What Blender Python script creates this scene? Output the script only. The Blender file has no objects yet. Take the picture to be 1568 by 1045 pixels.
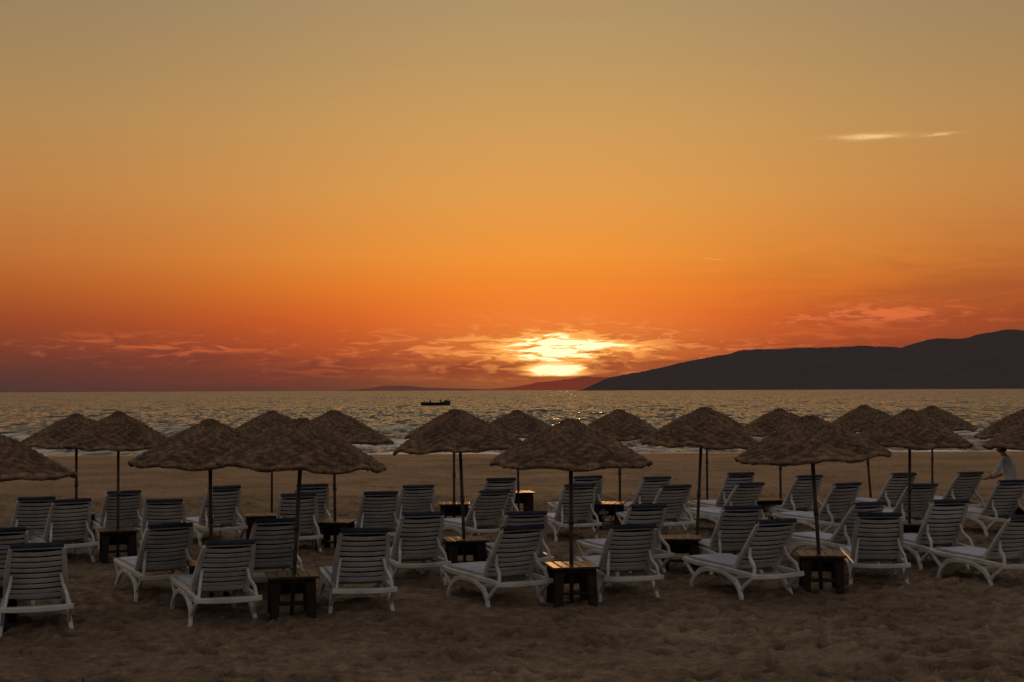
import bpy, math, random
import numpy as np
from mathutils import Vector, Matrix
random.seed(7); rng=np.random.default_rng(7)
sc=bpy.context.scene
sc.view_settings.view_transform='Standard'
sc.view_settings.look='None'
sc.view_settings.exposure=0

def lin(c):
    return tuple(((v/255)/12.92 if v/255<=0.04045 else ((v/255+0.055)/1.055)**2.4) for v in c)+(1.0,)

# ------------------------------------------------------------------ node helper
class NT:
    def __init__(s,tree): s.t=tree; s.n=tree.nodes; s.l=tree.links
    def new(s,ty,**kw):
        n=s.n.new(ty)
        for k,v in kw.items(): setattr(n,k,v)
        return n
    def put(s,sock,v):
        if isinstance(v,bpy.types.NodeSocket): s.l.new(v,sock)
        else: sock.default_value=v
    def m(s,op,a,b=None,c=None,clamp=False):
        n=s.new('ShaderNodeMath',operation=op); n.use_clamp=clamp
        s.put(n.inputs[0],a)
        if b is not None: s.put(n.inputs[1],b)
        if c is not None: s.put(n.inputs[2],c)
        return n.outputs[0]
    def gauss(s,x,mu,sig):
        d=s.m('DIVIDE',s.m('SUBTRACT',x,mu),sig)
        return s.m('EXPONENT',s.m('MULTIPLY',s.m('MULTIPLY',d,d),-0.5))
    def step(s,x,a,b,lo=0.0,hi=1.0):
        n=s.new('ShaderNodeMapRange',interpolation_type='SMOOTHSTEP')
        s.put(n.inputs[0],x); n.inputs[1].default_value=a; n.inputs[2].default_value=b
        n.inputs[3].default_value=lo; n.inputs[4].default_value=hi
        return n.outputs[0]
    def xyz(s,x,y,z):
        n=s.new('ShaderNodeCombineXYZ'); s.put(n.inputs[0],x); s.put(n.inputs[1],y); s.put(n.inputs[2],z); return n.outputs[0]
    def noise(s,vec,scale,detail=4,rough=0.5,dist=0.0,dim='3D'):
        n=s.new('ShaderNodeTexNoise',noise_dimensions=dim); s.put(n.inputs['Vector'],vec)
        n.inputs['Scale'].default_value=scale; n.inputs['Detail'].default_value=detail
        n.inputs['Roughness'].default_value=rough; n.inputs['Distortion'].default_value=dist
        return n.outputs[0]
    def ramp(s,f,stops):
        n=s.new('ShaderNodeValToRGB'); s.put(n.inputs[0],f)
        e=n.color_ramp.elements
        while len(e)<len(stops): e.new(0.5)
        for i,(p,c) in enumerate(stops): e[i].position=p; e[i].color=c
        return n.outputs[0]
    def mix(s,f,a,b,bt='MIX'):
        n=s.new('ShaderNodeMix',data_type='RGBA',blend_type=bt); n.clamp_factor=True
        s.put(n.inputs[0],f); s.put(n.inputs[6],a); s.put(n.inputs[7],b); return n.outputs[2]

# ------------------------------------------------------------------ world sky at sunset
w=bpy.data.worlds.new("World"); sc.world=w; w.use_nodes=True
w.cycles.sampling_method='NONE'
w.node_tree.nodes.clear(); T=NT(w.node_tree)
tc=T.new('ShaderNodeTexCoord'); sp=T.new('ShaderNodeSeparateXYZ'); T.l.new(tc.outputs['Generated'],sp.inputs[0])
az=T.m('MULTIPLY',T.m('ARCTAN2',sp.outputs[0],sp.outputs[1]),57.2958)
el=T.m('MULTIPLY',T.m('ARCSINE',sp.outputs[2]),57.2958)
p=T.m('DIVIDE',el,20.0,clamp=True)
def st(lst): return [(e/20.0,lin(c)) for e,c in lst]
cen=T.ramp(p,st([(0,(104,58,46)),(0.7,(138,64,43)),(1.6,(192,80,37)),(2.8,(226,100,35)),(4.0,(239,128,41)),(5.3,(240,147,55)),(7.8,(225,156,77)),(10.5,(207,156,90)),(13,(190,151,97)),(16,(172,145,105)),(20,(150,136,112))]))
edg=T.ramp(p,st([(0,(72,54,50)),(0.7,(84,55,49)),(1.6,(110,58,45)),(2.8,(140,68,41)),(4.0,(166,86,43)),(5.3,(181,106,52)),(7.8,(184,126,70)),(10.5,(174,133,83)),(13,(160,130,90)),(16,(145,126,98)),(20,(130,120,102))]))
wc=T.gauss(az,1.5,10.5)
col=T.mix(wc,edg,cen)
aaz=T.m('ABSOLUTE',az)
back=T.ramp(T.m('DIVIDE',el,90.0,clamp=True),[(0,(0.17,0.148,0.145,1)),(0.15,(0.22,0.20,0.197,1)),(0.5,(0.25,0.236,0.24,1)),(1,(0.28,0.257,0.252,1))])
col=T.mix(T.step(aaz,25,110),col,back)
col=T.mix(T.step(el,17,55),col,(0.29,0.258,0.235,1))
halo=T.m('MULTIPLY',T.gauss(az,1.8,4.4),T.gauss(el,2.1,1.4))
col=T.mix(T.m('MULTIPLY',halo,0.5),col,(1.0,0.32,0.055,1))
# clouds
v1=T.xyz(T.m('MULTIPLY',az,0.66),T.m('MULTIPLY',el,3.6),3.3)
n1=T.noise(v1,1.0,7,0.64,0.8)
v2=T.xyz(T.m('MULTIPLY',az,0.17),T.m('MULTIPLY',el,1.2),9.1)
n2=T.noise(v2,1.0,4,0.6,0.4)
nearsun=T.m('MULTIPLY',T.gauss(az,1.8,3.6),T.gauss(el,1.7,1.4))
lit=T.mix(nearsun,(0.76,0.165,0.045,1),(1.12,0.46,0.10,1))
b1=T.m('MULTIPLY',T.gauss(az,1.4,5.6),T.gauss(el,1.72,0.52))
bl=T.m('MULTIPLY',T.gauss(az,-14.0,4.5),T.gauss(el,1.75,0.28))
b1=T.m('ADD',b1,T.m('MULTIPLY',bl,0.26))
br=T.m('MULTIPLY',T.gauss(az,14.2,2.6),T.gauss(el,2.92,0.26))
b1=T.m('ADD',b1,T.m('MULTIPLY',br,0.85),clamp=True)
mixn=T.m('ADD',T.m('MULTIPLY',n1,0.7),T.m('MULTIPLY',n2,0.3))
thr=T.m('ADD',mixn,T.m('MULTIPLY',b1,0.075))
cl=T.m('MULTIPLY',T.step(thr,0.50,0.61),T.m('POWER',b1,0.6))
dark=T.m('MULTIPLY',T.step(n2,0.38,0.62),T.m('MAXIMUM',T.gauss(el,0.95,0.5),T.m('MULTIPLY',T.gauss(az,18.0,6.0),T.m('MULTIPLY',T.gauss(el,4.0,1.2),0.30))))
darkc=T.mix(wc,lin((86,54,50)),lin((138,60,42)))
col=T.mix(T.m('MULTIPLY',dark,0.8),col,darkc)
belly=T.m('MULTIPLY',T.step(thr,0.43,0.54),b1)
col=T.mix(T.m('MULTIPLY',belly,0.55),col,T.mix(nearsun,(0.33,0.078,0.038,1),(0.55,0.13,0.03,1)))
col=T.mix(cl,col,lit)
wn=T.noise(T.xyz(T.m('MULTIPLY',az,0.9),T.m('MULTIPLY',el,7.0),1.7),1.0,5,0.65,0.5)
def wisp(a,e,sa,se,k,tilt=0.0):
    ee=T.m('SUBTRACT',el,T.m('MULTIPLY',T.m('SUBTRACT',az,a),tilt))
    return T.m('MULTIPLY',T.m('MULTIPLY',T.gauss(az,a,sa),T.gauss(ee,e,se)),k)
ws=T.m('ADD',wisp(14.1,9.78,0.85,0.075,1.2),wisp(16.9,9.72,0.42,0.05,0.9))
ws=T.m('MULTIPLY',ws,T.step(wn,0.32,0.62))
ws=T.m('ADD',ws,wisp(8.1,5.18,0.25,0.010,0.5,-0.10),clamp=True)
col=T.mix(ws,col,(0.93,0.56,0.22,1))
# the sun glowing through the bank
n3=T.noise(T.xyz(T.m('MULTIPLY',az,0.9),T.m('MULTIPLY',el,6.0),22.0),1.0,6,0.62,0.8)
ng=T.m('SUBTRACT',T.m('ADD',T.m('MULTIPLY',n3,0.75),T.m('MULTIPLY',n1,0.25)),0.5)
ga=T.m('MULTIPLY',T.gauss(az,1.6,1.25),T.gauss(el,1.66,0.44))
ga=T.m('ADD',ga,T.m('MULTIPLY',T.gauss(az,3.6,1.8),T.m('MULTIPLY',T.gauss(el,1.75,0.28),0.42)))
ga=T.m('MULTIPLY',ga,T.m('ADD',1.0,T.m('MULTIPLY',ng,8.0)))
disc=T.m('MULTIPLY',T.gauss(T.m('ADD',az,T.m('MULTIPLY',ng,2.5)),1.8,0.85),T.gauss(T.m('ADD',el,T.m('MULTIPLY',ng,0.5)),0.80,0.22))
disc=T.m('MULTIPLY',disc,1.35)
g=T.m('MAXIMUM',ga,disc)
g=T.m('MULTIPLY',g,T.step(el,0.46,0.60))
col=T.mix(T.m('MULTIPLY',T.step(g,0.12,0.55),0.92),col,(1.10,0.48,0.10,1))
col=T.mix(T.step(g,0.45,0.95),col,(1.40,1.12,0.60,1))
bg=T.new('ShaderNodeBackground'); T.l.new(col,bg.inputs[0]); bg.inputs[1].default_value=1.0
out=T.new('ShaderNodeOutputWorld'); T.l.new(bg.outputs[0],out.inputs[0])

# sun lamp (dimmed by the cloud bank)
sa,se=math.radians(1.8),math.radians(2.4)
sd=Vector((math.sin(sa)*math.cos(se),math.cos(sa)*math.cos(se),math.sin(se)))
sl=bpy.data.lights.new("sun",'SUN'); sl.energy=0.35; sl.angle=math.radians(4.0); sl.color=(1,0.45,0.16)
so=bpy.data.objects.new("sun",sl); so.rotation_euler=sd.to_track_quat('Z','Y').to_euler(); so.location=(2,60,30); sc.collection.objects.link(so)

# ------------------------------------------------------------------ materials
def mat(name):
    m=bpy.data.materials.new(name); m.use_nodes=True
    t=NT(m.node_tree); b=m.node_tree.nodes['Principled BSDF']; return m,t,b
def noisy(name,c1,c2,scale,rough,bump=0.2,bs=None,detail=3,spec=0.4):
    m,t,b=mat(name); co=t.new('ShaderNodeTexCoord').outputs['Object']
    oi=t.new('ShaderNodeObjectInfo').outputs['Random']
    off=t.new('ShaderNodeVectorMath',operation='ADD'); t.l.new(co,off.inputs[0])
    t.l.new(t.xyz(t.m('MULTIPLY',oi,37.0),0.0,0.0),off.inputs[1])
    n=t.noise(off.outputs[0],scale,detail,0.6)
    c=t.ramp(n,[(0.3,c1+(1,)),(0.7,c2+(1,))])
    t.l.new(c,b.inputs['Base Color']); b.inputs['Roughness'].default_value=rough
    b.inputs['Specular IOR Level'].default_value=spec
    if bump:
        bp=t.new('ShaderNodeBump'); bp.inputs['Strength'].default_value=bump; bp.inputs['Distance'].default_value=0.01
        t.l.new(t.noise(co,bs or scale*3,3),bp.inputs['Height']); t.l.new(bp.outputs[0],b.inputs['Normal'])
    return m
M_white=noisy("white_plastic",(0.38,0.365,0.34),(0.66,0.64,0.60),3.5,0.45,0,detail=5)
M_navy=noisy("navy_fabric",(0.020,0.025,0.040),(0.040,0.047,0.070),8,0.9,0,spec=0.15)
M_pad=noisy("pale_cushion",(0.32,0.34,0.43),(0.47,0.49,0.59),4,0.75,0)
M_wood=noisy("dark_wood",(0.012,0.008,0.006),(0.035,0.02,0.013),9,0.7,0,spec=0.2)
M_top=noisy("table_top_wood",(0.02,0.012,0.008),(0.055,0.03,0.017),7,0.42,0,spec=0.3)
M_pole=noisy("rusty_pole",(0.03,0.024,0.02),(0.08,0.06,0.05),14,0.5,0)
# straw
M_straw,t,b=mat("woven_straw")
at=t.new('ShaderNodeAttribute',attribute_name='tone').outputs['Fac']
co=t.new('ShaderNodeTexCoord').outputs['Object']
so3=t.new('ShaderNodeSeparateXYZ'); t.l.new(co,so3.inputs[0])
ang=t.m('ARCTAN2',so3.outputs[1],so3.outputs[0])
rad=t.m('SQRT',t.m('ADD',t.m('MULTIPLY',so3.outputs[0],so3.outputs[0]),t.m('MULTIPLY',so3.outputs[1],so3.outputs[1])))
n=t.noise(t.xyz(t.m('MULTIPLY',ang,22.0),t.m('MULTIPLY',rad,9.0),0.0),1.6,4,0.7); n0=t.noise(co,2.6,3,0.6)
f=t.m('ADD',t.m('MULTIPLY',at,0.36),t.m('ADD',t.m('MULTIPLY',n,0.65),t.m('MULTIPLY',n0,0.3)))
t.l.new(t.ramp(f,[(0.36,(0.020,0.012,0.008,1)),(0.62,(0.100,0.058,0.034,1)),(0.90,(0.27,0.165,0.095,1))]),b.inputs['Base Color'])
b.inputs['Roughness'].default_value=0.85; b.inputs['Specular IOR Level'].default_value=0.2

# sand
M_sand,t,b=mat("beach_sand")
geo=t.new('ShaderNodeNewGeometry').outputs['Position']; s3=t.new('ShaderNodeSeparateXYZ'); t.l.new(geo,s3.inputs[0])
dn=t.new('ShaderNodeAttribute',attribute_name='trodden_shade').outputs['Fac']
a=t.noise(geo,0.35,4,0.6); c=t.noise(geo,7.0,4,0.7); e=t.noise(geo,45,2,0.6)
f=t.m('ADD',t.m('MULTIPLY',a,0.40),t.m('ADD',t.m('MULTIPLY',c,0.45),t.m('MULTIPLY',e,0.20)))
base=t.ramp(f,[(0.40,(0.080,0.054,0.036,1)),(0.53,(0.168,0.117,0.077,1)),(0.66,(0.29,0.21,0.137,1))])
base=t.mix(t.m('MULTIPLY',dn,0.8),base,(0.045,0.030,0.021,1))  # dents darkened: damp sand plus shade painted into the colour
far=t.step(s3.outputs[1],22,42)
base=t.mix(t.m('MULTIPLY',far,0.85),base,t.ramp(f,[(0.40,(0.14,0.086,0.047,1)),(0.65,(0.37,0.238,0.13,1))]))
ty=t.m('ADD',s3.outputs[1],t.m('MULTIPLY',a,10.0))
wet=t.step(ty,69,76)
base=t.mix(wet,base,(0.06,0.042,0.03,1))
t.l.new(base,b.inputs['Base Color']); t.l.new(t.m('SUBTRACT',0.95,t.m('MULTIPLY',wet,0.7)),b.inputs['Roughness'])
t.l.new(t.m('ADD',0.2,t.m('MULTIPLY',wet,0.3)),b.inputs['Specular IOR Level'])
bp=t.new('ShaderNodeBump'); bp.inputs['Distance'].default_value=0.05
t.l.new(t.m('MULTIPLY',t.m('SUBTRACT',1.0,wet),0.8),bp.inputs['Strength'])
t.l.new(t.m('ADD',t.m('MULTIPLY',c,1.2),t.m('MULTIPLY',e,0.2)),bp.inputs['Height']); t.l.new(bp.outputs[0],b.inputs['Normal'])

# sea : wave slopes are added straight to the surface normal so that far waves keep their facets
M_sea,t,b=mat("sea_water")
gn=t.new('ShaderNodeNewGeometry'); geo=gn.outputs['Position']; s3=t.new('ShaderNodeSeparateXYZ'); t.l.new(geo,s3.inputs[0])
def wv(sx,sy,z,detail,rough=0.6,dist=0.3):
    return t.m('SUBTRACT',t.noise(t.xyz(t.m('MULTIPLY',s3.outputs[0],sx),t.m('MULTIPLY',s3.outputs[1],sy),z),1.0,detail,rough,dist),0.5)
fine=wv(0.9,0.20,0.0,3,0.7); mid=wv(0.28,0.055,5.0,3,0.6); big=wv(0.09,0.012,9.0,3,0.6); vb=wv(0.006,0.004,12.0,2)
sy=t.m('ADD',t.m('MULTIPLY',fine,2.2),t.m('ADD',t.m('MULTIPLY',mid,1.5),t.m('MULTIPLY',big,1.0)))
sy=t.m('ADD',sy,t.m('ADD',t.m('MULTIPLY',vb,0.3),0.05))
sy=t.m('ADD',t.m('ABSOLUTE',sy),0.045)
sx=t.m('MULTIPLY',wv(0.8,0.3,31.0,3,0.65),1.5)
nv=t.new('ShaderNodeVectorMath',operation='ADD'); t.l.new(gn.outputs['Normal'],nv.inputs[0]); t.l.new(t.xyz(sx,t.m('MULTIPLY',sy,-1.0),0.0),nv.inputs[1])
nn=t.new('ShaderNodeVectorMath',operation='NORMALIZE'); t.l.new(nv.outputs[0],nn.inputs[0]); t.l.new(nn.outputs[0],b.inputs['Normal'])
fa=t.new('ShaderNodeAttribute',attribute_name='foam').outputs['Fac']
fn=t.noise(t.xyz(t.m('MULTIPLY',s3.outputs[0],0.35),s3.outputs[1],0.0),1.2,4,0.65)
fm=t.m('MULTIPLY',t.step(fn,0.36,0.50),fa,clamp=True)
t.l.new(t.mix(fm,(0.030,0.021,0.017,1),(0.90,0.80,0.68,1)),b.inputs['Base Color'])
t.l.new(t.m('ADD',0.05,t.m('MULTIPLY',fm,0.6)),b.inputs['Roughness'])
b.inputs['IOR'].default_value=1.38

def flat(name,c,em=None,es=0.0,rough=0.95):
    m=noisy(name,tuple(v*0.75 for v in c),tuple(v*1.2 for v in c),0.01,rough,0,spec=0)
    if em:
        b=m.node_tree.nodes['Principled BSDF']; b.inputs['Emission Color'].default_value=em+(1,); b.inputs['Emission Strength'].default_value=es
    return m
M_hill=noisy("scrub_hillside",(0.040,0.032,0.032),(0.055,0.045,0.043),0.02,1.0,0,spec=0.0,detail=6)
_b=M_hill.node_tree.nodes['Principled BSDF']; _b.inputs['Emission Color'].default_value=(0.014,0.010,0.010,1); _b.inputs['Emission Strength'].default_value=1.0  # faint emission painted on the hill to stand for haze
M_far=flat("hazy_hillside",(0.05,0.03,0.03),(0.20,0.036,0.018),0.75)  # reddish emission stands in for aerial haze
M_far2=flat("hazy_island",(0.05,0.03,0.03),(0.085,0.028,0.02),1.0)  # haze over the island painted as emission

# ------------------------------------------------------------------ mesh builder
class MB:
    def __init__(s): s.v=[]; s.f=[]; s.m=[]; s.sm=[]
    def add(s,vs,fs,mi=0,smooth=False):
        o=len(s.v); s.v+= [tuple(v) for v in vs]
        for f in fs: s.f.append(tuple(i+o for i in f)); s.m.append(mi); s.sm.append(smooth)
    def sweep(s,pts,up,w_,h_,mi=0):
        pts=[Vector(q) for q in pts]; up=Vector(up).normalized(); vs=[]; n=len(pts)
        for i,q in enumerate(pts):
            tt=(pts[min(i+1,n-1)]-pts[max(i-1,0)]).normalized()
            a=tt.cross(up).normalized()
            ww=w_[i] if isinstance(w_,(list,tuple)) else w_
            hh=h_[i] if isinstance(h_,(list,tuple)) else h_
            A=a*ww/2; B=up*hh/2; c=0.72
            for x,y in ((c,1),(1,c),(1,-c),(c,-1),(-c,-1),(-1,-c),(-1,c),(-c,1)):
                vs.append(q+A*x+B*y)
        fs=[]
        for i in range(n-1):
            for k in range(8):
                fs.append((i*8+k,i*8+(k+1)%8,(i+1)*8+(k+1)%8,(i+1)*8+k))
        fs.append(tuple(range(7,-1,-1))); fs.append(tuple((n-1)*8+k for k in range(8)))
        s.add(vs,fs,mi)
    def tube(s,pts,rad,mi=0,n=8,smooth=True):
        pts=[Vector(q) for q in pts]; vs=[]; N=len(pts)
        for i,q in enumerate(pts):
            tt=(pts[min(i+1,N-1)]-pts[max(i-1,0)]).normalized()
            a=tt.orthogonal().normalized() if i==0 else (a-tt*a.dot(tt)).normalized()
            bb=tt.cross(a); r=rad[i] if isinstance(rad,(list,tuple)) else rad
            for k in range(n):
                th=2*math.pi*k/n; vs.append(q+a*math.cos(th)*r+bb*math.sin(th)*r)
        fs=[(i*n+k,i*n+(k+1)%n,(i+1)*n+(k+1)%n,(i+1)*n+k) for i in range(N-1) for k in range(n)]
        fs.append(tuple(range(n-1,-1,-1))); fs.append(tuple((N-1)*n+k for k in range(n)))
        s.add(vs,fs,mi,smooth)
    def mesh(s,name,mats,fix=True):
        me=bpy.data.meshes.new(name); me.from_pydata(s.v,[],s.f)
        for m in mats: me.materials.append(m)
        me.polygons.foreach_set('material_index',s.m); me.polygons.foreach_set('use_smooth',s.sm)
        me.update()
        if fix:
            import bmesh
            bm=bmesh.new(); bm.from_mesh(me); bmesh.ops.recalc_face_normals(bm,faces=bm.faces); bm.to_mesh(me); bm.free()
        return me
def obj(name,me,loc=(0,0,0),rot=(0,0,0),scale=(1,1,1),parent=None):
    o=bpy.data.objects.new(name,me); o.location=loc; o.rotation_euler=rot; o.scale=scale
    sc.collection.objects.link(o)
    if parent: o.parent=parent
    return o

# ------------------------------------------------------------------ noise util
def vnoise(X,Y,seed):
    r=np.random.default_rng(seed).random((256,256))
    xi=np.floor(X).astype(int); yi=np.floor(Y).astype(int); fx=X-xi; fy=Y-yi
    fx=fx*fx*(3-2*fx); fy=fy*fy*(3-2*fy)
    g=lambda a,b_: r[a%256,b_%256]
    return (g(xi,yi)*(1-fx)+g(xi+1,yi)*fx)*(1-fy)+(g(xi,yi+1)*(1-fx)+g(xi+1,yi+1)*fx)*fy-0.5
def grid(name,xs,ys,Z,mats,smooth=True,attr=None):
    X,Y=np.meshgrid(xs,ys); nx,ny=len(xs),len(ys)
    co=np.stack([X.ravel(),Y.ravel(),Z.ravel()],1)
    i=np.arange(nx*ny).reshape(ny,nx)
    f=np.stack([i[:-1,:-1].ravel(),i[:-1,1:].ravel(),i[1:,1:].ravel(),i[1:,:-1].ravel()],1)
    me=bpy.data.meshes.new(name); me.vertices.add(len(co)); me.vertices.foreach_set('co',co.ravel())
    me.loops.add(f.size); me.loops.foreach_set('vertex_index',f.ravel())
    me.polygons.add(len(f)); me.polygons.foreach_set('loop_start',np.arange(0,f.size,4)); me.polygons.foreach_set('loop_total',np.full(len(f),4))
    me.update(calc_edges=True); me.validate()
    me.polygons.foreach_set('use_smooth',np.full(len(f),smooth))
    if attr is not None:
        A=me.attributes.new(attr[0],'FLOAT','POINT'); A.data.foreach_set('value',attr[1].ravel().astype(np.float32))
    for m in mats: me.materials.append(m)
    return obj(name,me)

# ------------------------------------------------------------------ sand beach
dx=0.042; dy=0.04
xs=np.concatenate([-np.geomspace(400,13.2,40)[:-1],np.arange(-13,13.01,dx),np.geomspace(13.2,400,40)[1:]])
ysd=np.arange(12,37,dy)
ys=np.concatenate([np.linspace(-25,11.8,30),ysd,np.linspace(37.2,95,170),np.geomspace(97,400,12)])
X,Y=np.meshgrid(xs,ys)
sm=lambda v,a,b_: (lambda q:q*q*(3-2*q))(np.clip((v-a)/(b_-a),0,1))
shore=1.6*vnoise(X/14,Y*0+3,5)+3*vnoise(X/45,Y*0+8,6)
Z=-1.0*sm(Y+shore,55,90)-4*sm(Y,90,250)
amp=1-0.85*sm(Y,50,62)
Z+=amp*(0.06*vnoise(X/2.2,Y/2.2,1)+0.05*vnoise(X/0.9,Y/0.7,2)+0.045*vnoise(X/0.38,Y/0.30,3)+0.030*vnoise(X/0.16,Y/0.13,4)+0.012*vnoise(X/0.09,Y/0.08,8))
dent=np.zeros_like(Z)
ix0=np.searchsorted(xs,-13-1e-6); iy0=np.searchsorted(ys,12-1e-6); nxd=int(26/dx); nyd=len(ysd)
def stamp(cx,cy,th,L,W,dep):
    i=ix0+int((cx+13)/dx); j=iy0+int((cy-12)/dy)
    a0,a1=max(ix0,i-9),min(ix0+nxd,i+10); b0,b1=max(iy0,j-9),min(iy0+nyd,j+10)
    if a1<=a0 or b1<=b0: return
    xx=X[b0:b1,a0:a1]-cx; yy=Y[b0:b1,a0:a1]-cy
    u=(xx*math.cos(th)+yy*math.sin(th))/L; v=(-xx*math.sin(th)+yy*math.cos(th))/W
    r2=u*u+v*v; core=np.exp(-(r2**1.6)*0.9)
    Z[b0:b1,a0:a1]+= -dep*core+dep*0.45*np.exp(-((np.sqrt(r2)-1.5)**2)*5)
    dent[b0:b1,a0:a1]=np.maximum(dent[b0:b1,a0:a1],core*min(1,dep/0.085))  # mask for the damp tone and painted shade in each dent
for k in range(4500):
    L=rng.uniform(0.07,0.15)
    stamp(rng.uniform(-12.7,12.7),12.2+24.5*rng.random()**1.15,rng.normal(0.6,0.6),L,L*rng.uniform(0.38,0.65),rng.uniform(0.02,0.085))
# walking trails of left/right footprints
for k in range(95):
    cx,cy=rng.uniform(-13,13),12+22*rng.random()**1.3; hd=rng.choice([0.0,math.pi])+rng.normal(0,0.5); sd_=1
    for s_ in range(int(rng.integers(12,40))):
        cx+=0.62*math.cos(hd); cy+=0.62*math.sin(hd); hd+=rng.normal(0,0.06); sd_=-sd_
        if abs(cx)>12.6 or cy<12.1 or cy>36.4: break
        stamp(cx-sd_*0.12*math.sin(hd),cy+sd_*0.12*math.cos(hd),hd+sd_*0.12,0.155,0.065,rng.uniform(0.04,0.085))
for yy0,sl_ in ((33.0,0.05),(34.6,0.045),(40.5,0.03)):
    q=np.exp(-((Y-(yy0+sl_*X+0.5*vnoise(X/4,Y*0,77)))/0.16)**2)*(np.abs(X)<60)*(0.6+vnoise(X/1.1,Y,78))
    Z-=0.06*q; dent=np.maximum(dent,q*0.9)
grid("sand_beach",xs,ys,Z,[M_sand],attr=('trodden_shade',np.clip(dent,0,1)))

# ------------------------------------------------------------------ sea
SL=-0.5
xs=np.concatenate([-np.geomspace(16000,46,60)[:-1],np.arange(-45,45.1,0.3),np.geomspace(46,16000,60)[1:]])
ys=np.concatenate([np.arange(62,120,0.25),120*1.012**np.arange(0,120),np.geomspace(510,30000,60)])
X,Y=np.meshgrid(xs,ys)
Z=np.full(X.shape,SL); fade=np.exp(-Y/220)
r2=np.random.default_rng(3)
for k in range(14):
    lam=r2.uniform(1.6,9); th=r2.normal(0,0.45); ph=r2.uniform(0,6.28)
    arg=2*math.pi/lam*(Y*math.cos(th)+X*math.sin(th))+ph+1.5*vnoise(X/9,Y/9,20+k)
    Z+=fade*0.013*lam**0.8*(1-2*np.abs(np.sin(arg/2))**0.8)
foam=np.zeros_like(X)
for (y0,hh,wd,sd_,k) in ((77,0.10,1.0,31,1.0),(82,0.26,1.1,32,1.0),(90,0.30,1.3,33,0.9),(103,0.34,1.5,34,0.75),(125,0.3,2.0,35,0.5)):
    yc=y0+5*vnoise(X/24,Y*0+sd_,sd_)+1.2*vnoise(X/5,Y*0,sd_+9)
    act=np.clip(vnoise(X/11,Y*0+sd_*2,sd_+4)*3+0.55,0,1)
    d=(Y-yc)/wd
    Z+=hh*act*np.exp(-d*d*np.where(d<0,4,0.8))
    foam+=k*act*np.exp(-((Y-yc+0.5)/(wd*0.9))**2)
sh1=1.6*vnoise(X/14,Y*0+3,5)+3*vnoise(X/45,Y*0+8,6)
foam+=1.0*np.exp(-((Y+sh1-74.5)/2.2)**2)
grid("sea",xs,ys,Z,[M_sea],attr=('foam',np.clip(foam,0,1)))

# ------------------------------------------------------------------ hills
def ridge(name,prof,D,front,backd,mats,nz,seed):
    px=np.array([q[0] for q in prof],float); ph=np.array([q[1] for q in prof],float)
    k=D/2178.0
    xs=np.linspace(px[0],px[-1],900)*k; hh=np.interp(xs/k,px,ph)*k+2.5
    ker=np.hanning(15); ker/=ker.sum(); hh=np.convolve(np.pad(hh,7,mode='edge'),ker,'valid')
    hh+=nz*np.clip(hh/60,0,1)*(vnoise(xs/(k*18),xs*0+1,seed)*0.8+vnoise(xs/(k*5),xs*0+2,seed+1)*0.4+vnoise(xs/(k*1.3),xs*0+2,seed+2)*0.4)
    hh[0]=hh[-1]=-3
    ys=np.linspace(D-front,D+backd,60); X,Y=np.meshgrid(xs,ys)
    pr=np.where(Y<D,sm(Y,D-front,D)**0.8,1-sm(Y,D,D+backd))
    Z=hh[None,:]*pr-3*(1-pr)
    Z+=pr*(1-pr)*4*hh[None,:]*0.16*vnoise(X/(D*0.03),Y/(D*0.03),seed+3)
    grid(name,xs,ys,Z,mats)
ridge("headland_hill",[(100,-1),(111,0),(146,18),(216,31),(276,44),(336,54),(348,60),(466,63),(546,65),(600,62),(631,72),(651,77),(686,74),(716,82),(761,89),(784,87),(900,95),(1100,60),(1300,20),(1450,0)],5000,600,900,[M_hill],5,40)
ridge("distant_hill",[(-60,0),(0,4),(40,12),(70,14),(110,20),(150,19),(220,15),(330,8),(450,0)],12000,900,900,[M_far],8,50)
ridge("distant_island",[(-260,0),(-225,3),(-190,8),(-160,7),(-130,4),(-60,2),(0,0)],12500,700,700,[M_far2],6,60)

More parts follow.
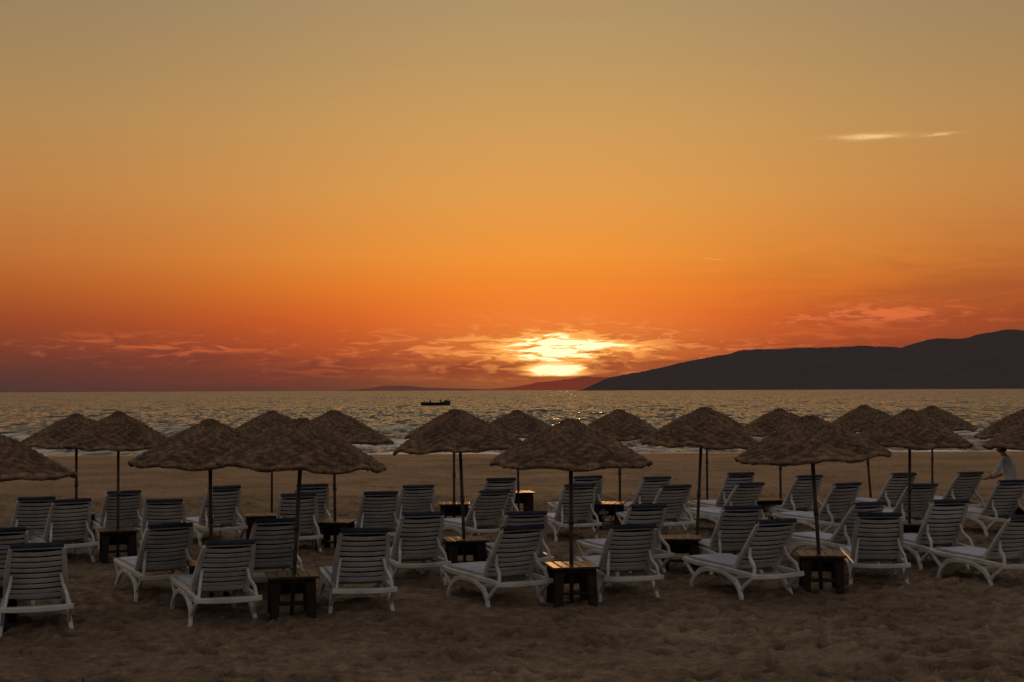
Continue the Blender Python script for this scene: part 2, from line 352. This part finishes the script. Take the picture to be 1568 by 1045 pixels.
# ------------------------------------------------------------------ straw umbrella
def umbrella_mesh(seed):
    r_=np.random.default_rng(seed); mb=MB()
    nb=15; per=5; NR=nb*per; NTH=288; ns=48
    pr=[0,0.06,0.11,0.16,0.35,0.67,0.88,1.0]; pz=[2.35,2.348,2.325,2.285,2.215,2.03,1.905,1.83]
    rs=np.linspace(0.012,1.0,NR+1); th=np.arange(NTH)*2*math.pi/NTH
    R,TH=np.meshgrid(rs,th,indexing='ij')
    zz=np.interp(R,pr,pz)
    Rw=R+0.010*vnoise(TH*4,R*4,seed+9)
    band=np.clip(np.floor(Rw*nb-1e-6).astype(int),0,nb+1); sg=np.where(band%2==0,1,-1)
    fr=Rw*nb-np.floor(Rw*nb)
    h=0.020*fr**1.3*(0.75+0.5*vnoise(TH*30,band*1.7,seed+12))+0.022*(0.5+0.5*sg*np.cos(24*TH))*np.sin(math.pi*fr)
    h+=0.016*np.cos(8*TH)*R+0.02*vnoise(R*6+seed,TH*3,seed)+0.006*vnoise(R*14,TH*30,seed+1)
    zz=zz+h-0.014
    RR=R*(1+R*(0.010*np.abs(np.cos(4*TH))+0.030*vnoise(TH*2.5,TH*0,seed+2)+0.012*vnoise(TH*14,TH*0,seed+3)))
    zz-=R**3*0.05*vnoise(TH*1.2+5,TH*0,seed+4)
    V=np.stack([RR*np.cos(TH),RR*np.sin(TH),zz],-1).reshape(-1,3)
    V2=V.copy(); V2[:,2]-=0.035
    n=len(V); vs=[tuple(q) for q in V]+[tuple(q) for q in V2]; fs=[]
    for i in range(NR):
        for k in range(NTH):
            a,b_=i*NTH+k,i*NTH+(k+1)%NTH; c,d=a+NTH,b_+NTH
            fs.append((a,c,d,b_)); fs.append((a+n,b_+n,d+n,c+n))
    for k in range(NTH):
        a,b_=NR*NTH+k,NR*NTH+(k+1)%NTH; fs.append((a,a+n,b_+n,b_))
    fs.append(tuple(range(NTH)))
    mb.add(vs,fs,0,True)
    rt=r_.random((nb+2,ns*2+2)); tone=rt[band,(TH/(2*math.pi)*ns).astype(int)]*0.55+0.35*(0.5+0.5*sg*np.cos(24*TH))-1.1*np.clip(0.22-fr,0,1)+0.5*np.clip((R-0.96)/0.04,0,1)  # random strip tone, with groove shade and rim light painted in
    tone=list(tone.ravel())*2
    pts=[]
    for k in range(0,NTH+1,3):
        q=V[NR*NTH+k%NTH]; pts.append((q[0],q[1],q[2]-0.018))
    mb.tube(pts,0.024,0,6)
    for k in range(150):
        j=int(r_.integers(0,NTH)); q=V[NR*NTH+j]; a=th[j]+r_.normal(0,0.02); L=r_.uniform(0.02,0.06)
        rr=math.hypot(q[0],q[1])-0.01
        p0=Vector((rr*math.cos(a),rr*math.sin(a),q[2]-0.02)); p1=p0+Vector((math.cos(a)*L*0.6,math.sin(a)*L*0.6,-L*0.6)); tg=Vector((-math.sin(a),math.cos(a),0))*0.006
        mb.add([p0-tg,p0+tg,p1+tg*0.5,p1-tg*0.5],[(0,1,2,3)],0)
    for k in range(80):
        a=r_.uniform(0,6.28); rr=r_.uniform(0.08,0.95); z0=np.interp(rr,pr,pz)+0.022; L=r_.uniform(0.05,0.12); r1=min(rr+L,1.03)
        z1=np.interp(r1,pr,pz)+r_.uniform(0.02,0.045); a1=a+r_.normal(0,0.08)
        p0=Vector((rr*math.cos(a),rr*math.sin(a),z0)); p1=Vector((r1*math.cos(a1),r1*math.sin(a1),z1)); tg=Vector((-math.sin(a),math.cos(a),0))*0.006
        mb.add([p0-tg,p0+tg,p1+tg*0.4,p1-tg*0.4],[(0,1,2,3)],0)
    for k in range(8):
        a=k*math.pi/4+0.2
        mb.tube([(0.03*math.cos(a),0.03*math.sin(a),2.20),(0.6*math.cos(a),0.6*math.sin(a),1.99),(0.95*math.cos(a),0.95*math.sin(a),1.80)],0.013,1,6)
    mb.tube([(0,0,-0.1),(0,0,1.0),(0,0,2.28)],0.026,1,10)
    mb.tube([(0,0,1.02),(0,0,1.12)],0.034,1,10)
    mb.tube([(0,0,2.12),(0,0,2.22)],0.05,1,10)
    me=mb.mesh("straw_umbrella",[M_straw,M_pole],fix=False)
    A=me.attributes.new('tone','FLOAT','POINT'); tn=tone+list(r_.random(len(me.vertices)-len(tone)))
    A.data.foreach_set('value',np.array(tn,dtype=np.float32))
    return me
UM=[umbrella_mesh(11),umbrella_mesh(23),umbrella_mesh(37)]
UMB=[(-2.68,17.3,0.13,2.39,1.0),(0.74,18.1,0.0,2.35,1.0),(4.14,19.2,-0.13,2.36,1.01),(-6.10,16.4,0,2.31,1.0),(8.5,22.5,0,2.33,1.0),(9.67,26.5,0,2.37,1.0),
(-3.90,18.5,-0.03,2.36,1.0),(-0.71,21.3,-0.09,2.42,0.98),(2.84,22.2,0.12,2.43,0.93),(-6.36,23.0,0,2.40,0.90),(6.52,23.5,0.03,2.37,0.96),
(-7.95,26,0,2.32,1.0),(-5.15,30.5,0,2.30,1.0),(-3.02,24.3,-0.03,2.39,0.98),(-1.15,28,0,2.34,0.95),(0.13,31,-0.03,2.28,0.97),(2.15,28.6,0.0,2.32,0.95),
(5.73,30.5,0,2.30,0.97),(8.05,32,-0.16,2.35,1.0),(10.0,34,0.03,2.30,1.0),(4.5,33,0,2.30,1.0)]
for i,(x,y,ln,zt,rd) in enumerate(UMB):
    o=obj("straw_umbrella",UM[i%3],(x,y,0),(0,0,0),(rd,rd,zt/2.35))
    o.rotation_euler=(Matrix.Rotation(math.atan2(ln,2.3),4,'Y')@Matrix.Rotation(random.uniform(-0.015,0.015),4,'X')@Matrix.Rotation(random.uniform(0,6.28),4,'Z')).to_euler()

# ------------------------------------------------------------------ side table : square planked top on slab legs
def table_mesh():
    mb=MB(); XA=(1,0,0)
    for k in range(5):
        x=-0.248+k*0.124
        mb.sweep([(x,-0.31,0.505+0.002*(k%2)),(x,0.31,0.505+0.002*(k%2))],XA,0.028,0.118,1)
    for s in (-1,1):
        mb.sweep([(-0.27,s*0.22,0.462),(0.27,s*0.22,0.462)],(0,0,1),0.03,0.055,0)
        for t_ in (-1,1):
            mb.sweep([(s*0.205,t_*0.22,0.44),(s*0.215,t_*0.235,0.20),(s*0.225,t_*0.25,-0.06)],XA,[0.10,0.085,0.075],[0.13,0.11,0.10],0)
        mb.sweep([(s*0.215,-0.2,0.16),(s*0.215,0.2,0.16)],(0,0,1),0.03,0.06,0)
    mb.sweep([(-0.2,0.0,0.163),(0.2,0.0,0.163)],(0,0,1),0.30,0.02,0)
    mb.sweep([(-0.2,0.228,0.34),(0.2,0.228,0.34)],(0,0,1),0.02,0.19,0)
    return mb.mesh("side_table",[M_wood,M_top])
TM=table_mesh()
for x,y in [(-2.68,17.3),(0.74,18.1),(4.14,19.2),(-6.1,16.6),(8.5,22.5),(-3.9,18.5),(-0.71,21.3),(2.5,21.4),(-6.36,23.0),(6.52,23.5),(-7.95,26),(-4.5,25.6),(-3.02,24.3),(-1.15,28),(1.87,27.9),(5.1,28.6),(0.13,31),(9.67,26.5)]:
    obj("side_table",TM,(x,y,0),(0,0,random.uniform(-0.25,0.35)))

# ------------------------------------------------------------------ sun lounger
def lounger_mesh(ty,tz,flap):
    mb=MB(); XA=(1,0,0)
    for sx in (-1,1):
        x=sx*0.345
        mb.sweep([(x,-0.02,0.335),(x,0.3,0.345),(x,0.9,0.35),(x,1.45,0.35),(x,1.68,0.365),(x,1.76,0.37)],XA,[0.06,0.065,0.06,0.06,0.055,0.045],0.05)
        xo=x+sx*0.012
        mb.sweep([(xo+sx*0.03,1.52,-0.05),(xo+sx*0.025,1.505,0.07),(xo+sx*0.01,1.45,0.17),(xo,1.32,0.26),(xo,1.12,0.305),(xo,0.88,0.31),(xo,0.64,0.29),(xo,0.45,0.23),(xo+sx*0.01,0.33,0.13),(xo+sx*0.025,0.27,0.04),(xo+sx*0.03,0.25,-0.05)],XA,[0.05,0.055,0.065,0.075,0.06,0.05,0.06,0.075,0.065,0.055,0.05],0.048)
        mb.sweep([(xo,0.0,0.33),(xo,0.10,0.27),(xo,0.22,0.20),(xo+sx*0.01,0.31,0.12)],XA,[0.05,0.05,0.05,0.04],0.04)
        mb.sweep([(x,1.74,0.35),(x,1.64,0.27),(x,1.50,0.17)],XA,0.045,0.04)
    mb.sweep([(-0.39,0.0,0.335),(-0.2,-0.012,0.325),(0,-0.016,0.322),(0.2,-0.012,0.325),(0.39,0.0,0.335)],(0,0,1),0.04,0.06)
    mb.sweep([(-0.37,1.76,0.375),(0,1.78,0.375),(0.37,1.76,0.375)],(0,0,1),0.04,0.055)
    mb.sweep([(-0.35,0.5,0.27),(0.35,0.5,0.27)],(0,0,1),0.03,0.04)
    mb.sweep([(-0.35,1.36,0.25),(0.35,1.36,0.25)],(0,0,1),0.03,0.04)
    y=0.62
    while y<1.74:
        mb.sweep([(-0.33,y,0.375),(0,y,0.368),(0.33,y,0.375)],(0,0,1),0.06,0.018); y+=0.082
    P=Vector((0,0.52,0.37)); Q=Vector((0,ty,tz)); D=(Q-P); L=D.length; d=D.normalized(); nrm=Vector((0,-d.z,d.y))
    if nrm.y>0: nrm=-nrm
    def bp_(x,s_,off=0.0): q=P+d*s_+nrm*off; return (x,q.y,q.z)
    for sx in (-1,1):
        mb.sweep([bp_(sx*0.32,-0.03),bp_(sx*0.318,L*0.35,0.012),bp_(sx*0.302,L*0.7,0.005),bp_(sx*0.28,L*0.97,0.0)],XA,[0.05,0.05,0.045,0.035],[0.06,0.06,0.055,0.05])
    NS=9; pitch=(L-0.06)/NS
    for k in range(NS):
        s_=0.05+k*pitch
        hw=0.315-0.03*s_/L
        mb.sweep([bp_(-hw,s_,0.0),bp_(-hw*0.5,s_,0.016),bp_(0,s_,0.022),bp_(hw*0.5,s_,0.016),bp_(hw,s_,0.0)],tuple(d),0.016,pitch*(0.60 if k%3 else 0.72))
    mb.sweep([bp_(-0.28,L,0),bp_(-0.15,L+0.012,0.01),bp_(0.15,L+0.012,0.01),bp_(0.28,L,0)],tuple(d),0.035,0.06)
    for sx in (-1,1):
        q0=P+d*(L*0.50)+nrm*0.03
        mb.sweep([(sx*0.265,q0.y,q0.z),(sx*0.285,q0.y-0.035,q0.z-0.12),(sx*0.32,0.06,0.46),(sx*0.335,0.035,0.36)],XA,[0.045,0.045,0.045,0.05],0.035)
    mb.sweep([(0,1.70,0.402),(0,1.2,0.402),(0,0.66,0.402),(0,0.60,0.405)],XA,0.035,0.60,2)
    path=[bp_(0,0.06,-0.030),bp_(0,L*0.5,-0.030),bp_(0,L+0.015,-0.030),bp_(0,L+0.038,-0.016),bp_(0,L+0.044,0.008),bp_(0,L+0.036,0.026),bp_(0,L+0.020-flap,0.032)]
    mb.sweep(path,XA,[0.022,0.022,0.022,0.018,0.014,0.012,0.012],[0.57,0.57,0.57,0.575,0.575,0.57,0.57],1)
    return mb.mesh("sun_lounger",[M_white,M_navy,M_pad])
LM=[lounger_mesh(0.02,1.01,0.0),lounger_mesh(0.06,1.03,0.012),lounger_mesh(-0.03,0.975,0.0),lounger_mesh(0.03,1.0,0.006)]
LNG=[(-5.29,15.9,20),(-6.37,17.8,20),(-3.29,16.5,23),(-4.46,18.6,26),(-1.79,17.2,12),(-3.10,18.8,20),(-1.23,19.7,20),(0.15,17.8,25),(0.20,20.2,12),(1.54,18.2,10),
(1.97,20.6,20),(3.41,18.4,24),(3.30,20.5,9),(5.0,19.4,-6),(5.38,21.6,24),(6.95,19.3,17),(6.53,21.2,10),(9.12,26.0,15),
(-6.90,22.4,28),(-7.68,23.0,25),(-5.56,22.8,15),(-6.75,24.8,25),(-5.02,25.0,30),(-3.5,23.4,15),(-3.6,25.7,20),(-2.21,23.9,15),(-1.71,25.9,15),
(-0.33,24.5,25),(-0.2,26.9,18),(1.21,25.4,15),(1.48,27.8,15),(2.80,27.6,20),(2.93,25.6,20),(4.34,26.2,24),(4.56,28.3,20),(5.77,27.7,20),(5.98,25.4,25),
(7.82,28.5,20),(7.36,25.7,15),(9.36,29.2,20)]
for i,(x,y,yaw) in enumerate(LNG):
    obj("sun_lounger",LM[(i*7+i//3)%4],(x,y,-0.005),(random.uniform(-0.01,0.01),random.uniform(-0.012,0.012),math.radians(yaw+random.uniform(-2,2))))

# ------------------------------------------------------------------ person at the right
M_skin=noisy("skin",(0.30,0.17,0.11),(0.38,0.22,0.15),6,0.55,0)
M_shirt=noisy("white_shirt",(0.35,0.34,0.33),(0.70,0.68,0.65),9,0.85,0)
M_trs=noisy("dark_trousers",(0.02,0.02,0.025),(0.05,0.045,0.045),8,0.85,0)
M_hair=noisy("dark_hair",(0.012,0.008,0.006),(0.03,0.02,0.015),30,0.6,0)
def skin_obj(name,verts,edges,root,sub=2):
    me=bpy.data.meshes.new(name); me.from_pydata([v[:3] for v in verts],edges,[])
    o=bpy.data.objects.new(name,me); sc.collection.objects.link(o)
    md=o.modifiers.new('s','SKIN'); md.use_smooth_shade=True
    sv=me.skin_vertices[0].data
    for i,v in enumerate(verts):
        r=v[3]; sv[i].radius=(r,r) if not isinstance(r,tuple) else r
        sv[i].use_root=(i==root)
    ms=o.modifiers.new('sub','SUBSURF'); ms.levels=sub; ms.render_levels=sub
    dg=bpy.context.evaluated_depsgraph_get(); dg.update()
    nm=bpy.data.meshes.new_from_object(o.evaluated_get(dg)); nm.name=name
    sc.collection.objects.unlink(o); bpy.data.objects.remove(o)
    return nm
def person(loc,yaw):
    V=[];E=[]
    def v(x,y,z,r,par=None):
        V.append((x,y,z,r)); 
        if par is not None: E.append((par,len(V)-1))
        return len(V)-1
    pel=v(0,0,0.92,0.145); wa=v(0,0.03,1.06,0.125,pel); ch=v(0,0.10,1.24,(0.155),wa); nk0=v(0,0.15,1.38,0.09,ch); nk=v(0,0.185,1.45,0.052,nk0); hd=v(0,0.21,1.50,0.055,nk)
    for s in (-1,1):
        hp=v(s*0.10,0,0.86,0.095,pel); kn=v(s*0.12,0.04+0.05*s,0.48,0.06,hp); an=v(s*0.13,-0.03+0.05*s,0.09,0.04,kn); to=v(s*0.15,0.12+0.05*s,0.035,0.035,an)
        sh=v(s*0.17,0.13,1.34,0.062,ch); elb=v(s*0.27,0.24,1.10,0.043,sh); wr=v(s*0.20,0.44,1.0,0.028,elb); pm=v(s*0.18,0.51,0.985,0.032,wr)
        for k,(ox,ll) in enumerate(((-0.028,0.065),(-0.010,0.075),(0.010,0.07),(0.028,0.055))):
            f1=v(s*0.18+ox,0.55,0.98,0.010,pm); f2=v(s*0.18+ox*1.1,0.55+ll*0.6,0.965,0.009,f1); v(s*0.18+ox*1.1,0.55+ll*0.85,0.94,0.008,f2)
        th1=v(s*0.18-s*0.045,0.50,0.985,0.011,pm); v(s*0.18-s*0.06,0.535,0.975,0.009,th1)
    body=skin_obj("body",V,E,pel,2)
    for m in (M_skin,M_shirt,M_trs): body.materials.append(m)
    for pl in body.polygons:
        c=pl.center; z=c.z
        arm=c.y>0.30
        pl.material_index=0 if (z>1.42 or (arm and z<1.2) or z<0.07) else (1 if z>0.93 else 2)
        pl.use_smooth=True
    p_=bpy.data.objects.new("person",None); p_.location=loc; p_.rotation_euler=(0,0,yaw); sc.collection.objects.link(p_)
    obj("body",body,parent=p_)
    import bmesh
    bm=bmesh.new(); bmesh.ops.create_uvsphere(bm,u_segments=28,v_segments=20,radius=1)
    for q in bm.verts:
        x,y,z=q.co; X_=x*0.075; Y_=y*0.092; Z_=z*0.115
        if z<-0.1: X_*=1-0.25*(-z-0.1); Y_*=1-0.12*(-z-0.1)
        if y>0.8 and abs(x)<0.22 and -0.35<z<0.08: Y_+=0.022*(1-abs(x)/0.22)
        if y>0.6 and -0.62<z<-0.5: Y_-=0.004
        if y>0.6 and 0.0<z<0.2 and 0.2<abs(x)<0.5: Y_-=0.007
        if abs(x)>0.93 and abs(z)<0.3: X_+=math.copysign(0.016,x)
        q.co=(X_,Y_,Z_)
    me=bpy.data.meshes.new("head"); bm.to_mesh(me); bm.free(); me.materials.append(M_skin)
    for pl in me.polygons: pl.use_smooth=True
    obj("head",me,(0,0.225,1.575),(-0.25,0,0),parent=p_)
    bm=bmesh.new(); bmesh.ops.create_uvsphere(bm,u_segments=28,v_segments=18,radius=1)
    kill=[q for q in bm.verts if (q.co.y>0.45 and q.co.z<0.45) or q.co.z<-0.65]
    bmesh.ops.delete(bm,geom=kill,context='VERTS')
    for q in bm.verts:
        n_=1+0.05*math.sin(q.co.x*23+q.co.z*17); q.co=(q.co.x*0.083*n_,q.co.y*0.1*n_,q.co.z*0.124*n_)
    me=bpy.data.meshes.new("hair"); bm.to_mesh(me); bm.free(); me.materials.append(M_hair)
    for pl in me.polygons: pl.use_smooth=True
    obj("hair",me,(0,0.22,1.58),(-0.25,0,0),parent=p_)
    return p_
person((9.55,27.2,0.0),math.radians(50))

# ------------------------------------------------------------------ fishing boat
M_hull=noisy("boat_paint_dark",(0.02,0.018,0.018),(0.05,0.042,0.04),2,0.6,0)
def boat(loc,yaw):
    p_=bpy.data.objects.new("fishing_boat",None); p_.location=loc; p_.rotation_euler=(0,0,yaw); sc.collection.objects.link(p_)
    mb=MB(); N=14; vs=[]
    for i in range(N+1):
        t_=i/N; x=-3.2+6.4*t_; wd=0.95*(1-abs(2*t_-0.85)**2.6*0.55) if t_<0.95 else 0.12
        wd=max(0.05,wd*(1 if t_<0.7 else (1-((t_-0.7)/0.3)**2*0.93)))
        sh=0.55+0.45*max(0,(t_-0.5)*2)**2+0.12*max(0,(0.4-t_)*2)
        for (a,z) in ((-1,sh),(-0.92,sh*0.5),(-0.6,-0.1),(0,-0.25),(0.6,-0.1),(0.92,sh*0.5),(1,sh),(0.88,sh-0.02),(0.7,0.15),(-0.7,0.15),(-0.88,sh-0.02)):
            vs.append((x,a*wd,z))
    n=11
    fs=[(i*n+k,i*n+(k+1)%n,(i+1)*n+(k+1)%n,(i+1)*n+k) for i in range(N) for k in range(n)]
    fs+=[tuple(range(n)),tuple(N*n+k for k in range(n))]
    mb.add(vs,fs,0)
    obj("hull",mb.mesh("hull",[M_hull]),parent=p_)
    mb=MB()
    mb.tube([(2.7,0,0.7),(2.75,0,1.7)],0.06); mb.tube([(-2.4,0,0.5),(-2.5,0,1.1)],0.05)
    mb.sweep([(-1.4,-0.8,0.5),(-1.4,0.8,0.5)],(0,0,1),0.3,0.06); mb.sweep([(0.6,-0.8,0.5),(0.6,0.8,0.5)],(0,0,1),0.3,0.06)
    mb.sweep([(1.9,0.0,0.75),(2.5,0,0.95)],(0,1,0),0.35,0.7)
    obj("posts_and_thwarts",mb.mesh("posts",[M_hull]),parent=p_)
    for nm,x in (("fisherman_fore",1.0),("fisherman_aft",-1.3)):
        V=[(0,0,0.55,0.17),(0,0,0.85,0.16),(0.03,0,1.08,0.15),(0.05,0,1.2,0.06),(0.06,0,1.33,0.11),(0,0.2,1.05,0.07),(0.2,0.28,0.85,0.05),(0.4,0.2,0.8,0.04),(0,-0.2,1.05,0.07),(0.2,-0.28,0.85,0.05),(0.4,-0.2,0.8,0.04),(0.4,0.12,0.55,0.09),(0.42,0.12,0.2,0.06),(0.4,-0.12,0.55,0.09),(0.42,-0.12,0.2,0.06)]
        E=[(0,1),(1,2),(2,3),(3,4),(2,5),(5,6),(6,7),(2,8),(8,9),(9,10),(0,11),(11,12),(0,13),(13,14)]
        me=skin_obj(nm,V,E,0,1); me.materials.append(M_trs); obj(nm,me,(x,0,0),parent=p_)
boat((-16.7,310,SL+0.05),math.radians(6))

mb=MB(); mb.tube([(-3.98,13.2,-0.03),(-3.97,13.22,0.05),(-3.985,13.25,0.09)],[0.012,0.010,0.006]); obj("driftwood_stick",mb.mesh("stick",[M_wood]))

# ------------------------------------------------------------------ camera
cd=bpy.data.cameras.new("camera"); cam=bpy.data.objects.new("camera",cd); sc.collection.objects.link(cam)
cd.lens=50.0; cd.sensor_width=36.0; cd.clip_start=0.1; cd.clip_end=60000
Mx=Matrix.Translation((0,0,2.73))@Matrix.Rotation(math.radians(90+1.97),4,'X')@Matrix.Rotation(math.radians(-0.256),4,'Z')
cam.matrix_world=Mx
sc.camera=cam
